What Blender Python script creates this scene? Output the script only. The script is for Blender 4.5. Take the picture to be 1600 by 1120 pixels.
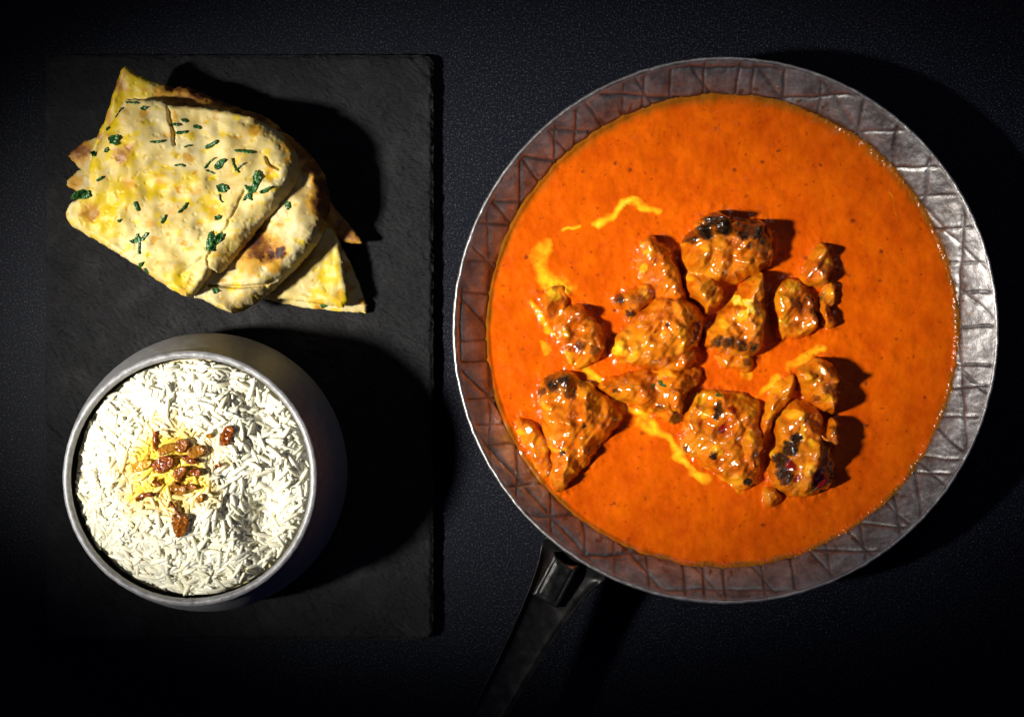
import bpy, math, random
import numpy as np
from mathutils import Vector, Matrix, Quaternion

random.seed(7); RNG = np.random.default_rng(7)
for o in list(bpy.data.objects): bpy.data.objects.remove(o)
scene = bpy.context.scene
C = scene.collection

# ------------------------------------------------------------------ camera
CAM_H = 0.8                      # metres above the table
PX = 0.0003                      # metres per photo pixel on the table plane
cam = bpy.data.cameras.new('camera'); camo = bpy.data.objects.new('camera', cam)
C.objects.link(camo); camo.location = (0, 0, CAM_H); camo.rotation_euler = (0, 0, 0)
cam.sensor_width = 36; cam.lens = 36 * CAM_H / (1600 * PX); cam.clip_start = 0.01; cam.clip_end = 50
scene.camera = camo

# ------------------------------------------------------------------ world: dim blue ambient light, added to tint the blacks navy
w = bpy.data.worlds.new('World'); scene.world = w; w.use_nodes = True
bg = w.node_tree.nodes['Background']
bg.inputs['Color'].default_value = (0.20, 0.26, 1.0, 1); bg.inputs['Strength'].default_value = 0.035

# ------------------------------------------------------------------ lamps: one hard studio spot from the left, one weak soft overhead lamp
def lamp_at(name, kind, loc, target, energy, color):
    l = bpy.data.lights.new(name, kind); l.energy = energy; l.color = color
    o = bpy.data.objects.new(name, l); C.objects.link(o); o.location = loc
    o.rotation_euler = (Vector(target) - Vector(loc)).to_track_quat('-Z', 'Y').to_euler()
    return l, o
ROLL = -20
T = Vector((-0.008, 0.023, 0.0))
AZ, EL, DIST = math.radians(191), math.radians(48), 1.35
kp = T + DIST * Vector((math.cos(EL) * math.cos(AZ), math.cos(EL) * math.sin(AZ), math.sin(EL)))
key, keyo = lamp_at('key_spot', 'SPOT', kp, T, 172, (1.0, 0.965, 0.90))
key.spot_size = math.radians(18.0); key.spot_blend = 0.55; key.shadow_soft_size = 0.065; keyo.scale = (0.665, 1, 1); keyo.rotation_euler = (keyo.rotation_euler.to_quaternion() @ Quaternion((0, 0, 1), math.radians(ROLL))).to_euler()      # an oblong beam, as barn doors give
fill, fillo = lamp_at('soft_overhead', 'AREA', (0.30, 0.75, 0.90), (0, 0, 0), 0.6, (1.0, 0.96, 0.92))
fill.shape = 'DISK'; fill.size = 0.35

scene.render.engine = 'CYCLES'; scene.cycles.diffuse_bounces = 3
vs = scene.view_settings
vs.view_transform = 'Standard'; vs.look = 'None'; vs.gamma = 1.0; vs.exposure = 0.0; vs.use_curve_mapping = False

# ------------------------------------------------------------------ numeric helpers
def at(px, py, z=0.0):
    """photo pixel -> world x, y on the plane z"""
    k = PX * (CAM_H - z) / CAM_H
    return (np.asarray(px, float) - 800) * k, -(np.asarray(py, float) - 560) * k

def _hash(ix, iy, seed):
    h = (ix.astype(np.int64) * 374761393 + iy.astype(np.int64) * 668265263 + seed * 974634777) & 0xFFFFFFFF
    h = ((h ^ (h >> 13)) * 1274126177) & 0xFFFFFFFF
    h = h ^ (h >> 16)
    return h
def perlin(x, y, seed=0):
    x = np.asarray(x, float); y = np.asarray(y, float)
    x0 = np.floor(x); y0 = np.floor(y); fx = x - x0; fy = y - y0
    u = fx**3 * (fx * (fx * 6 - 15) + 10); v = fy**3 * (fy * (fy * 6 - 15) + 10)
    def g(ox, oy):
        a = _hash(x0 + ox, y0 + oy, seed) * (2 * np.pi / 4294967296.0)
        return np.cos(a) * (fx - ox) + np.sin(a) * (fy - oy)
    a = g(0, 0) * (1 - u) + g(1, 0) * u
    b = g(0, 1) * (1 - u) + g(1, 1) * u
    return (a * (1 - v) + b * v) * 1.5
def fbm(x, y, seed=0, octv=4, gain=0.5):
    s = 0; a = 1.0; f = 1.0
    for i in range(octv):
        s = s + a * perlin(x * f, y * f, seed + 17 * i); a *= gain; f *= 2.03
    return s
def ridge(x, y, seed=0, octv=3):
    s = 0; a = 1.0; f = 1.0
    for i in range(octv):
        s = s + a * (1 - 2 * np.abs(perlin(x * f, y * f, seed + 31 * i))); a *= .5; f *= 2.1
    return s
def sstep(a, b, x):
    t = np.clip((x - a) / (b - a), 0, 1); return t * t * (3 - 2 * t)
def chaikin(poly, n=2):
    p = np.array(poly, float)
    for _ in range(n):
        q = np.roll(p, -1, 0)
        p = np.stack([p * .75 + q * .25, p * .25 + q * .75], 1).reshape(-1, 2)
    return p
def seg_dist(X, Y, ax, ay, bx, by):
    vx, vy = bx - ax, by - ay; L = vx * vx + vy * vy + 1e-12
    t = np.clip(((X - ax) * vx + (Y - ay) * vy) / L, 0, 1)
    return np.hypot(X - ax - t * vx, Y - ay - t * vy)
def poly_sd(X, Y, poly, edges=None):
    """signed distance, positive inside; edges = indices of edges to measure to (all by default)"""
    p = np.asarray(poly, float); n = len(p)
    ins = np.zeros(X.shape, bool); d = np.full(X.shape, 1e9)
    for i in range(n):
        ax, ay = p[i]; bx, by = p[(i + 1) % n]
        if edges is None or i in edges: d = np.minimum(d, seg_dist(X, Y, ax, ay, bx, by))
        c = (ay > Y) != (by > Y)
        if abs(by - ay) > 1e-9: ins ^= c & (X < (bx - ax) * (Y - ay) / (by - ay) + ax)
    return np.where(ins, d, -d)
def line_dist(X, Y, pts):
    d = np.full(X.shape, 1e9)
    for a, b in zip(pts[:-1], pts[1:]): d = np.minimum(d, seg_dist(X, Y, a[0], a[1], b[0], b[1]))
    return d
def spots(X, Y, lst, seed=0, warp=4.0):
    """soft irregular patches: list of (x, y, radius, strength)"""
    wx = X + warp * fbm(X / 9, Y / 9, seed + 5, 3); wy = Y + warp * fbm(X / 9, Y / 9, seed + 6, 3)
    out = np.zeros(X.shape)
    for x, y, r, s in lst:
        out = np.maximum(out, s * sstep(1.15, .35, np.hypot(wx - x, wy - y) / r))
    return out

# ------------------------------------------------------------------ object helpers
def tag(o, label=None, cat=None, group=None, kind=None):
    if label: o['label'] = label
    if cat: o['category'] = cat
    if group: o['group'] = group
    if kind: o['kind'] = kind
    return o
def mesh_obj(name, V, F, mat, parent=None, smooth=True, attrs=None, origin=None):
    """F: int array (n,4) / (n,3) or list of polygons. Vertices in world space; the origin is moved to `origin`."""
    V = np.asarray(V, float)
    org = np.array(origin, float) if origin is not None else (np.array(parent.matrix_world.translation) if False else None)
    if org is None:
        org = np.array([(V[:, 0].min() + V[:, 0].max()) / 2, (V[:, 1].min() + V[:, 1].max()) / 2, V[:, 2].min()])
    me = bpy.data.meshes.new(name)
    Vl = V - org
    if isinstance(F, np.ndarray):
        n, k = F.shape
        me.vertices.add(len(V)); me.vertices.foreach_set('co', Vl.astype(np.float32).ravel())
        me.loops.add(n * k); me.loops.foreach_set('vertex_index', F.astype(np.int32).ravel())
        me.polygons.add(n); me.polygons.foreach_set('loop_start', np.arange(0, n * k, k, dtype=np.int32))
        me.polygons.foreach_set('loop_total', np.full(n, k, dtype=np.int32))
        me.update(calc_edges=True); me.validate()
    else:
        me.from_pydata([tuple(v) for v in Vl], [], [tuple(f) for f in F])
    me.polygons.foreach_set('use_smooth', np.full(len(me.polygons), smooth))
    for k_, a in (attrs or {}).items():
        at_ = me.attributes.new(k_, 'FLOAT', 'POINT'); at_.data.foreach_set('value', np.asarray(a, np.float32))
    if mat: me.materials.append(mat)
    o = bpy.data.objects.new(name, me); C.objects.link(o)
    if parent:
        o.parent = parent; o.location = Vector(org) - world_loc(parent)
    else: o.location = org
    me.update()
    return o
def world_loc(o):
    v = Vector((0, 0, 0))
    while o: v += o.location; o = o.parent
    return v
def empty(name, loc):
    o = bpy.data.objects.new(name, None); C.objects.link(o); o.location = loc; o.empty_display_size = .02
    return o
def heightfield(X, Y, Z, ZB, D, step, zref, name, mat, parent=None, attrs=None, flat_skirt=True):
    """closed solid: top Z, bottom ZB over the grid points with D > -step/2; border snapped to D = 0. X, Y in photo pixels."""
    mask = D > -0.5 * step
    gy, gx = np.gradient(D, step); gl = np.maximum(np.hypot(gx, gy), .3)
    near = np.abs(D) <= 0.5 * step
    Xs = np.where(near, X - D * gx / gl**2, X); Ys = np.where(near, Y - D * gy / gl**2, Y)
    q = mask[:-1, :-1] & mask[1:, :-1] & mask[:-1, 1:] & mask[1:, 1:]
    used = np.zeros(mask.shape, bool)
    used[:-1, :-1] |= q; used[1:, :-1] |= q; used[:-1, 1:] |= q; used[1:, 1:] |= q
    idx = -np.ones(mask.shape, int); n = used.sum(); idx[used] = np.arange(n)
    i, j = np.nonzero(q)
    top = np.stack([idx[i, j], idx[i + 1, j], idx[i + 1, j + 1], idx[i, j + 1]], 1)
    wx, wy = at(Xs[used], Ys[used], zref)
    Vt = np.stack([wx, wy, Z[used]], 1)
    Vb = np.stack([wx, wy, np.minimum(ZB[used], Z[used] - 2e-5)], 1)
    bot = top[:, ::-1] + n
    qp = np.pad(q, 1)
    sk = []
    for di, dj, (a, b) in ((-1, 0, ((0, 1), (0, 0))), (1, 0, ((1, 0), (1, 1))), (0, -1, ((0, 0), (1, 0))), (0, 1, ((1, 1), (0, 1)))):
        e = q & ~qp[1 + di:qp.shape[0] - 1 + di, 1 + dj:qp.shape[1] - 1 + dj]
        ii, jj = np.nonzero(e)
        va = idx[ii + a[0], jj + a[1]]; vb = idx[ii + b[0], jj + b[1]]
        sk.append(np.stack([va, vb], 1))
    sk = np.concatenate(sk)
    if flat_skirt:                                     # own border vertices, so that the rim shades as an edge
        Vs = np.concatenate([Vt[sk[:, 0]], Vt[sk[:, 1]], Vb[sk[:, 1]], Vb[sk[:, 0]]])
        m = len(sk); r = np.arange(m) + 2 * n
        skf = np.stack([r + m, r, r + 3 * m, r + 2 * m], 1)
        V = np.concatenate([Vt, Vb, Vs])
        srcs = np.concatenate([np.arange(n), np.arange(n), sk[:, 0], sk[:, 1], sk[:, 1], sk[:, 0]])
    else:
        skf = np.stack([sk[:, 1], sk[:, 0], sk[:, 0] + n, sk[:, 1] + n], 1)
        V = np.concatenate([Vt, Vb]); srcs = np.concatenate([np.arange(n), np.arange(n)])
    at2 = {k: v[used][srcs] for k, v in (attrs or {}).items()}
    return mesh_obj(name, V, np.concatenate([top, bot, skf]), mat, parent, True, at2)
def grid(x0, y0, x1, y1, step):
    return np.meshgrid(np.arange(x0, x1 + step, step), np.arange(y0, y1 + step, step))
def lathe(profile, cx, cy, seg, name, mat, parent=None, disp=None, origin=None, attrs=None):
    """revolve (r, z) points about a vertical axis; r = 0 ends become poles"""
    pr = np.array(profile, float); n = len(pr)
    a = np.arange(seg) * 2 * np.pi / seg
    R = pr[:, 0][:, None] * np.ones(seg); Zz = pr[:, 1][:, None] * np.ones(seg)
    if disp is not None: R, Zz = disp(R, Zz, a[None, :] * np.ones((n, 1)))
    V = np.stack([cx + R * np.cos(a), cy + R * np.sin(a), Zz], 2).reshape(-1, 3)
    i, j = np.meshgrid(np.arange(n - 1), np.arange(seg), indexing='ij'); j2 = (j + 1) % seg
    F = np.stack([i * seg + j, i * seg + j2, (i + 1) * seg + j2, (i + 1) * seg + j], 2).reshape(-1, 4)
    return mesh_obj(name, V, F, mat, parent, True, attrs, origin)

# ------------------------------------------------------------------ materials
def mat_new(name):
    m = bpy.data.materials.new(name); m.use_nodes = True
    nt = m.node_tree; b = nt.nodes['Principled BSDF']
    return m, nt, b
def N(nt, t, **kw):
    n = nt.nodes.new(t)
    for k, v in kw.items():
        if k in n.inputs: n.inputs[k].default_value = v
        else: setattr(n, k, v)
    return n
def noise(nt, scale, detail=3, rough=.55, vec=None, stretch=None, rot=(0, 0, 0)):
    tc = N(nt, 'ShaderNodeTexCoord')
    n = N(nt, 'ShaderNodeTexNoise'); n.inputs['Scale'].default_value = scale
    n.inputs['Detail'].default_value = detail; n.inputs['Roughness'].default_value = rough
    if stretch:
        mp = N(nt, 'ShaderNodeMapping'); mp.inputs['Scale'].default_value = stretch; mp.inputs['Rotation'].default_value = rot
        nt.links.new(tc.outputs['Object'], mp.inputs[0]); nt.links.new(mp.outputs[0], n.inputs['Vector'])
    else: nt.links.new(tc.outputs['Object'], n.inputs['Vector'])
    return n.outputs['Fac']
def ramp(nt, fac, stops, interp='LINEAR'):
    r = N(nt, 'ShaderNodeValToRGB'); cr = r.color_ramp; cr.interpolation = interp
    while len(cr.elements) < len(stops): cr.elements.new(.5)
    for e, (p, c) in zip(cr.elements, stops):
        e.position = p; e.color = (*c, 1) if len(c) == 3 else c
    nt.links.new(fac, r.inputs[0]); return r.outputs[0]
def gramp(nt, fac, a, b, lo=0.0, hi=1.0):
    m = N(nt, 'ShaderNodeMapRange'); m.inputs[1].default_value = a; m.inputs[2].default_value = b
    m.inputs[3].default_value = lo; m.inputs[4].default_value = hi
    nt.links.new(fac, m.inputs[0]); return m.outputs[0]
def mix(nt, fac, a, b, mode='MIX'):
    m = N(nt, 'ShaderNodeMix', data_type='RGBA', blend_type=mode)
    def put(s, v):
        if isinstance(v, (int, float)): s.default_value = v
        elif isinstance(v, tuple): s.default_value = (*v, 1)
        else: nt.links.new(v, s)
    put(m.inputs[0], fac); put(m.inputs[6], a); put(m.inputs[7], b)
    return m.outputs[2]
def attr(nt, name):
    a = N(nt, 'ShaderNodeAttribute', attribute_name=name); return a.outputs['Fac']
def math_(nt, op, a, b=0.0):
    m = N(nt, 'ShaderNodeMath', operation=op)
    for s, v in ((m.inputs[0], a), (m.inputs[1], b)):
        if isinstance(v, (int, float)): s.default_value = v
        else: nt.links.new(v, s)
    return m.outputs[0]
def bump(nt, b, h, strength, dist, prev=None):
    n = N(nt, 'ShaderNodeBump'); n.inputs['Strength'].default_value = strength; n.inputs['Distance'].default_value = dist
    nt.links.new(h, n.inputs['Height'])
    if prev: nt.links.new(prev, n.inputs['Normal'])
    nt.links.new(n.outputs[0], b.inputs['Normal']); return n.outputs[0]
def put(nt, b, name, v):
    if isinstance(v, (int, float)): b.inputs[name].default_value = v
    elif isinstance(v, tuple): b.inputs[name].default_value = (*v, 1) if len(v) == 3 else v
    else: nt.links.new(v, b.inputs[name])

# black grained table top
M_table, nt, b = mat_new('black_grained_table')
g1 = noise(nt, 1150, 2, .8); g2 = noise(nt, 14, 3)
grain = gramp(nt, g1, .55, .78)
put(nt, b, 'Base Color', mix(nt, grain, (.0012, .002, .006), mix(nt, g2, (.035, .039, .047), (.12, .128, .138))))
put(nt, b, 'Roughness', .55); put(nt, b, 'Specular IOR Level', .12)
bump(nt, b, g1, .35, .0004)

# slate
M_slate, nt, b = mat_new('slate')
s1 = noise(nt, 60, 6, .62); s2 = noise(nt, 420, 5, .7, stretch=(1, 2.6, 1), rot=(0, 0, math.radians(40))); s3 = noise(nt, 1500, 3, .6)
base = ramp(nt, s1, [(.32, (.003, .0033, .0045)), (.55, (.010, .0102, .0115)), (.75, (.028, .028, .029))])
put(nt, b, 'Base Color', mix(nt, gramp(nt, s2, .35, .75), base, mix(nt, .4, base, (.04, .039, .039))))
put(nt, b, 'Roughness', gramp(nt, s2, .3, .7, .42, .65)); put(nt, b, 'Specular IOR Level', .22)
s4 = noise(nt, 120, 8, .7, stretch=(1, 2.2, 1), rot=(0, 0, math.radians(40)))
n0 = bump(nt, b, s4, .6, .0045); n1 = bump(nt, b, s2, .85, .0016, n0); bump(nt, b, s3, .5, .0005, n1)

# dark forged iron of the pan
M_iron, nt, b = mat_new('forged_iron')
i1 = noise(nt, 90, 5, .65); i2 = noise(nt, 600, 4, .6); i3 = noise(nt, 35, 3)
c = ramp(nt, i1, [(.3, (.16, .143, .138)), (.5, (.33, .31, .30)), (.72, (.56, .545, .53))])
c = mix(nt, gramp(nt, i3, .5, .75, 0, .5), c, (.21, .165, .14))
c = mix(nt, gramp(nt, attr(nt, 'stain'), .1, .9, 0, .9), c, (.16, .06, .008))
c = mix(nt, gramp(nt, attr(nt, 'groove'), 0, 1, 0, .75), c, (.028, .022, .02))
c = mix(nt, gramp(nt, attr(nt, 'worn'), 0, 1), c, (.62, .60, .57))
put(nt, b, 'Base Color', c); put(nt, b, 'Metallic', .88); put(nt, b, 'Roughness', gramp(nt, i2, .3, .7, .36, .52))
n1 = bump(nt, b, i1, .35, .0012); bump(nt, b, i2, .25, .0003, n1)

M_handle, nt, b = mat_new('blackened_iron')
i1 = noise(nt, 160, 5, .65); i2 = noise(nt, 900, 3, .6)
c = ramp(nt, i1, [(.3, (.006, .006, .006)), (.6, (.018, .017, .0165)), (.8, (.05, .043, .04))])
c = mix(nt, gramp(nt, attr(nt, 'rust'), .3, .8), c, (.22, .06, .025))
put(nt, b, 'Base Color', c); put(nt, b, 'Metallic', .6); put(nt, b, 'Roughness', gramp(nt, i1, .3, .7, .32, .5))
bump(nt, b, i2, .2, .0002)

# brushed cast aluminium of the bowl
M_alu, nt, b = mat_new('brushed_aluminium')
i1 = noise(nt, 260, 4, .6, stretch=(1, 1, 5)); i2 = noise(nt, 1300, 3, .6)
c = ramp(nt, i1, [(.3, (.17, .168, .170)), (.7, (.36, .358, .36))])
put(nt, b, 'Base Color', c); put(nt, b, 'Metallic', .35); put(nt, b, 'Roughness', gramp(nt, i1, .3, .7, .42, .58))
n1 = bump(nt, b, i1, .25, .0006); bump(nt, b, i2, .3, .0003, n1)

# curry sauce with cream and spice flecks
def curry_material(name, meat):
    m, nt, b = mat_new(name)
    a1 = noise(nt, 70, 5, .6); a2 = noise(nt, 330, 4, .6); a3 = noise(nt, 900, 2, .5)
    if meat:
        c = ramp(nt, a2, [(.2, (.40, .065, .001)), (.5, (.52, .105, .002)), (.8, (.58, .14, .003))])
        c = mix(nt, gramp(nt, a1, .42, .66, 0, .75), c, (.56, .22, .006))
        c = mix(nt, gramp(nt, a1, .46, .30, 0, .7), c, (.24, .035, .001))
    else:
        c = ramp(nt, a1, [(.25, (.44, .050, .0002)), (.5, (.57, .082, .0002)), (.75, (.68, .116, .0003))])
        c = mix(nt, gramp(nt, a2, .56, .72, 0, .40), c, (.40, .036, .0005))
        c = mix(nt, gramp(nt, attr(nt, 'oil'), 0, 1), c, (.22, .075, .004))
    c = mix(nt, gramp(nt, attr(nt, 'cream'), .15, .9), c, (.95, .50, .012))
    c = mix(nt, gramp(nt, attr(nt, 'cream'), .85, 1.3), c, (.98, .72, .16))
    # spice flecks
    tc = N(nt, 'ShaderNodeTexCoord'); vo = N(nt, 'ShaderNodeTexVoronoi'); vo.inputs['Scale'].default_value = 150
    dn = N(nt, 'ShaderNodeTexNoise'); dn.inputs['Scale'].default_value = 900; nt.links.new(tc.outputs['Object'], dn.inputs['Vector'])
    dm = N(nt, 'ShaderNodeVectorMath', operation='MULTIPLY_ADD'); dm.inputs[1].default_value = (.0022, .0022, .0022)
    nt.links.new(dn.outputs['Color'], dm.inputs[0]); nt.links.new(tc.outputs['Object'], dm.inputs[2])
    nt.links.new(dm.outputs[0], vo.inputs['Vector'])
    keep = gramp(nt, N_sep(nt, vo.outputs['Color']), .55, .85)
    dot = math_(nt, 'MULTIPLY', gramp(nt, vo.outputs['Distance'], .20, .08), keep)
    c = mix(nt, math_(nt, 'MULTIPLY', dot, .3 if meat else .8), c, (.10, .018, .004))
    vo2 = N(nt, 'ShaderNodeTexVoronoi'); vo2.inputs['Scale'].default_value = 330
    nt.links.new(dm.outputs[0], vo2.inputs['Vector'])
    keep = math_(nt, 'GREATER_THAN', N_sep(nt, vo2.outputs['Color']), .8)
    dot = math_(nt, 'MULTIPLY', gramp(nt, vo2.outputs['Distance'], .3, .1), keep)
    c = mix(nt, math_(nt, 'MULTIPLY', dot, .6), c, (.22, .022, .002))
    rgh = .22
    if meat:
        ch = attr(nt, 'char')
        chn = gramp(nt, math_(nt, 'ADD', ch, math_(nt, 'MULTIPLY', math_(nt, 'SUBTRACT', a2, .5), .75)), .42, .85)
        c = mix(nt, gramp(nt, math_(nt, 'ADD', ch, math_(nt, 'MULTIPLY', math_(nt, 'SUBTRACT', a2, .5), .5)), .08, .5, 0, .85), c, (.13, .030, .003))
        c = mix(nt, chn, c, ramp(nt, a3, [(.35, (.006, .004, .003)), (.6, (.035, .016, .006)), (.8, (.10, .05, .012))]))
        c = mix(nt, gramp(nt, attr(nt, 'red'), .3, .8), c, (.20, .008, .004))
        c = mix(nt, gramp(nt, attr(nt, 'herb'), .3, .7), c, (.03, .06, .01))
        rgh = gramp(nt, a2, .35, .65, .08, .17)
    put(nt, b, 'Base Color', c); put(nt, b, 'Roughness', rgh)
    put(nt, b, 'Specular IOR Level', .9 if meat else .3)
    if meat:
        n1 = bump(nt, b, a2, .5, .00014); bump(nt, b, a3, .5, .00012, n1)
    else:
        n1 = bump(nt, b, a1, .10, .0012); bump(nt, b, a3, .10, .0004, n1)
    return m
def N_sep(nt, col):
    s = N(nt, 'ShaderNodeSeparateColor'); nt.links.new(col, s.inputs[0]); return s.outputs[0]
M_sauce = curry_material('curry_sauce', False)
M_meat = curry_material('sauced_chicken', True)

# naan
M_naan, nt, b = mat_new('naan')
a1 = noise(nt, 55, 5, .6); a2 = noise(nt, 260, 5, .6); a3 = noise(nt, 1200, 3, .6)
c = ramp(nt, a1, [(.30, (.32, .21, .06)), (.5, (.50, .395, .165)), (.72, (.63, .55, .32))])
yel = gramp(nt, math_(nt, 'ADD', attr(nt, 'ghee'), math_(nt, 'MULTIPLY', math_(nt, 'SUBTRACT', a2, .5), .8)), .05, .95)
c = mix(nt, yel, c, (.52, .36, .004))
tn = math_(nt, 'ADD', attr(nt, 'toast'), math_(nt, 'MULTIPLY', math_(nt, 'SUBTRACT', a2, .5), .85))
c = mix(nt, gramp(nt, tn, .15, .5), c, (.46, .235, .018))
c = mix(nt, gramp(nt, tn, .55, .95), c, (.15, .045, .006))
c = mix(nt, gramp(nt, tn, .98, 1.3), c, (.02, .006, .003))
put(nt, b, 'Base Color', c); put(nt, b, 'Roughness', gramp(nt, yel, 0, 1, .65, .48)); put(nt, b, 'Specular IOR Level', .4)
b.inputs['Subsurface Weight'].default_value = 0.0; b.inputs['Subsurface Radius'].default_value = (.004, .002, .001)
b.inputs['Subsurface Scale'].default_value = .6
n1 = bump(nt, b, a2, .2, .0003); bump(nt, b, a3, .2, .00015, n1)

M_herb, nt, b = mat_new('coriander')
a1 = noise(nt, 500, 3)
put(nt, b, 'Base Color', ramp(nt, a1, [(.3, (.006, .028, .004)), (.55, (.015, .085, .010)), (.8, (.05, .18, .02))]))
put(nt, b, 'Roughness', .35); bump(nt, b, a1, .4, .0008)

# rice, stained yellow around the onions
M_rice, nt, b = mat_new('basmati_rice')
geo = N(nt, 'ShaderNodeNewGeometry')
rx, ry = at(262, 735, .08)
vm = N(nt, 'ShaderNodeVectorMath', operation='DISTANCE'); vm.inputs[1].default_value = (float(rx), float(ry), .08)
nt.links.new(geo.outputs['Position'], vm.inputs[0])
nz = N(nt, 'ShaderNodeTexNoise'); nz.inputs['Scale'].default_value = 90; nz.inputs['Detail'].default_value = 3
nt.links.new(geo.outputs['Position'], nz.inputs['Vector'])
dd = math_(nt, 'ADD', vm.outputs['Value'], math_(nt, 'MULTIPLY', math_(nt, 'SUBTRACT', nz.outputs['Fac'], .5), .034))
oi = N(nt, 'ShaderNodeObjectInfo')
c = mix(nt, gramp(nt, oi.outputs['Random'], 0, 1), (.84, .79, .56), (.89, .85, .69))
c = mix(nt, gramp(nt, dd, .027, .011, 0, .92), c, (.80, .52, .022))
put(nt, b, 'Base Color', c); put(nt, b, 'Roughness', .32); put(nt, b, 'Specular IOR Level', .5)
b.inputs['Subsurface Weight'].default_value = .3; b.inputs['Subsurface Radius'].default_value = (.0014, .0011, .0005)
b.inputs['Subsurface Scale'].default_value = 1.0

M_onion, nt, b = mat_new('fried_onion')
a1 = noise(nt, 420, 4, .6)
oi = N(nt, 'ShaderNodeObjectInfo')
c = ramp(nt, a1, [(.3, (.06, .010, .002)), (.5, (.20, .042, .004)), (.75, (.45, .14, .012))])
c = mix(nt, gramp(nt, attr(nt, 'pale'), 0, 1), c, (.50, .26, .02))
put(nt, b, 'Base Color', c); put(nt, b, 'Roughness', .2); bump(nt, b, a1, .4, .00025)

# ------------------------------------------------------------------ setting: table top
table = mesh_obj('table_top', [(-1, -.8, 0), (1, -.8, 0), (1, .8, 0), (-1, .8, 0), (-1, -.8, -.03), (1, -.8, -.03), (1, .8, -.03), (-1, .8, -.03)],
    [(0, 1, 2, 3), (7, 6, 5, 4), (0, 4, 5, 1), (1, 5, 6, 2), (2, 6, 7, 3), (3, 7, 4, 0)], M_table, smooth=False, origin=(0, 0, 0))
tag(table, 'black grained table top under the slate board and the pan', kind='structure')

# ------------------------------------------------------------------ slate board
SL = 0.0065
X, Y = grid(60, 76, 686, 1008, 2.0)
wX = X + .8 * fbm(X / 14, Y / 14, 3, 3); wY = Y + .8 * fbm(X / 14, Y / 14, 4, 3)
D = poly_sd(wX, wY, [(70, 86), (660, 86), (670, 88), (677, 96), (677, 988), (670, 997), (660, 999), (70, 999)])
u = X * .77 + Y * .64; v = -X * .64 + Y * .77
flow = fbm(u / 60, v / 26, 11, 5, .55)
terr = fbm(u / 170, v / 120, 21, 4, .5) * 3.0
step_ = np.floor(terr) + sstep(.0, .10, terr - np.floor(terr))
H = SL + .00036 * flow + .00030 * step_ + .00030 * ridge(u / 18, v / 8, 41, 3)
for pl, dep in (([(70, 535), (88, 528), (100, 519), (116, 527)], .0011), ([(70, 655), (85, 668), (100, 682)], .0009), ([(640, 86), (655, 100), (668, 118)], .0006)):
    H = H - dep * sstep(6, 0, line_dist(X, Y, pl))
H = H - .0016 * sstep(7 + 5 * fbm(X / 25, Y / 25, 9, 3), 0, D)
slate = heightfield(X, Y, H, np.zeros(X.shape) + .0002, D, 2.0, SL, 'slate_board', M_slate)
tag(slate, 'dark grey slate serving board under the naan and the rice bowl', 'board')

# ------------------------------------------------------------------ rice bowl
BX, BY = -.1374, -.0512
RIM = .072; RR = .0538
def metal_disp(R, Z, A):
    return R + .00012 * fbm(A * 14 / 2, Z * 300, 3, 3), Z
prof_out = [(0, SL + .0006), (.040, SL + .0006), (.044, .0078), (.052, .0105), (.0590, .0155), (.0622, .0210), (.0628, .0260), (.0624, .0330),
            (.0610, .042), (.0590, .0510), (.0567, .0600), (.0549, .0665)]
pr = np.array(prof_out); t = np.linspace(0, 1, len(pr)); tt = np.linspace(0, 1, 60)
def smoothprof(p, n=3):
    p = np.array(p, float)
    for _ in range(n):
        q = np.concatenate([p[:1], np.stack([p[:-1] * .75 + p[1:] * .25, p[:-1] * .25 + p[1:] * .75], 1).reshape(-1, 2), p[-1:]]); p = q
    return p
outer = smoothprof(prof_out, 2)
rimp = [(RR + .0006, .0682), (RR + .0009, .0700), (RR + .0006, .0714), (RR, .0720), (RR - .0009, .0723), (RR - .0018, .0720), (RR - .0024, .0713), (RR - .0026, .0700)]
inner = smoothprof([(RR - .0022, .0685), (RR + .0000, .0620), (.0565, .050), (.0590, .038), (.0598, .028), (.0570, .018), (.049, .0125), (.036, .0105), (0, .0100)], 2)
bowl = empty('rice_bowl', (BX, BY, SL))
lathe(list(outer), BX, BY, 256, 'body', M_alu, bowl, metal_disp)
lathe([(RR + .0011, .0665)] + rimp + [(RR - .0022, .0683)], BX, BY, 320, 'rim', M_alu, bowl, lambda R, Z, A: (R + .00016 * fbm(A * 30, Z * 900, 8, 3), Z + .00016 * fbm(A * 34, R * 900, 9, 3)))
lathe(list(inner), BX, BY, 160, 'inner_wall', M_alu, bowl)
tag(bowl, 'round silver-grey metal bowl heaped with white rice on the slate board', 'bowl')

# ------------------------------------------------------------------ rice
RIN = .0501
def mound(x, y):
    """height of the rice surface at bowl-centred metres"""
    r = np.hypot(x, y) / RIN
    z = .0648 + .0150 * np.clip(1 - r**2.2, 0, 1)
    z = z + .0022 * fbm(x / .013 + 3, y / .013, 5, 2)
    px_, py_ = at(404, 800, .074); dx, dy = x - (px_ - BX), y - (py_ - BY)
    z = z - .0088 * np.exp(-(dx**2 / .010**2 + dy**2 / .015**2))
    px_, py_ = at(395, 640, .074); dx, dy = x - (px_ - BX), y - (py_ - BY)
    return z - .0028 * np.exp(-(dx**2 / .008**2 + dy**2 / .008**2))
nr, na = 26, 96
rr = np.linspace(0.0004, RIN + .0008, nr); aa = np.arange(na) * 2 * np.pi / na
RRg, AAg = np.meshgrid(rr, aa, indexing='ij')
xx, yy = RRg * np.cos(AAg), RRg * np.sin(AAg)
V = np.stack([BX + xx, BY + yy, mound(xx, yy) - .0022], 2).reshape(-1, 3)
i, j = np.meshgrid(np.arange(nr - 1), np.arange(na), indexing='ij'); j2 = (j + 1) % na
F = np.stack([i * na + j, (i + 1) * na + j, (i + 1) * na + j2, i * na + j2], 2).reshape(-1, 4)
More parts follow.
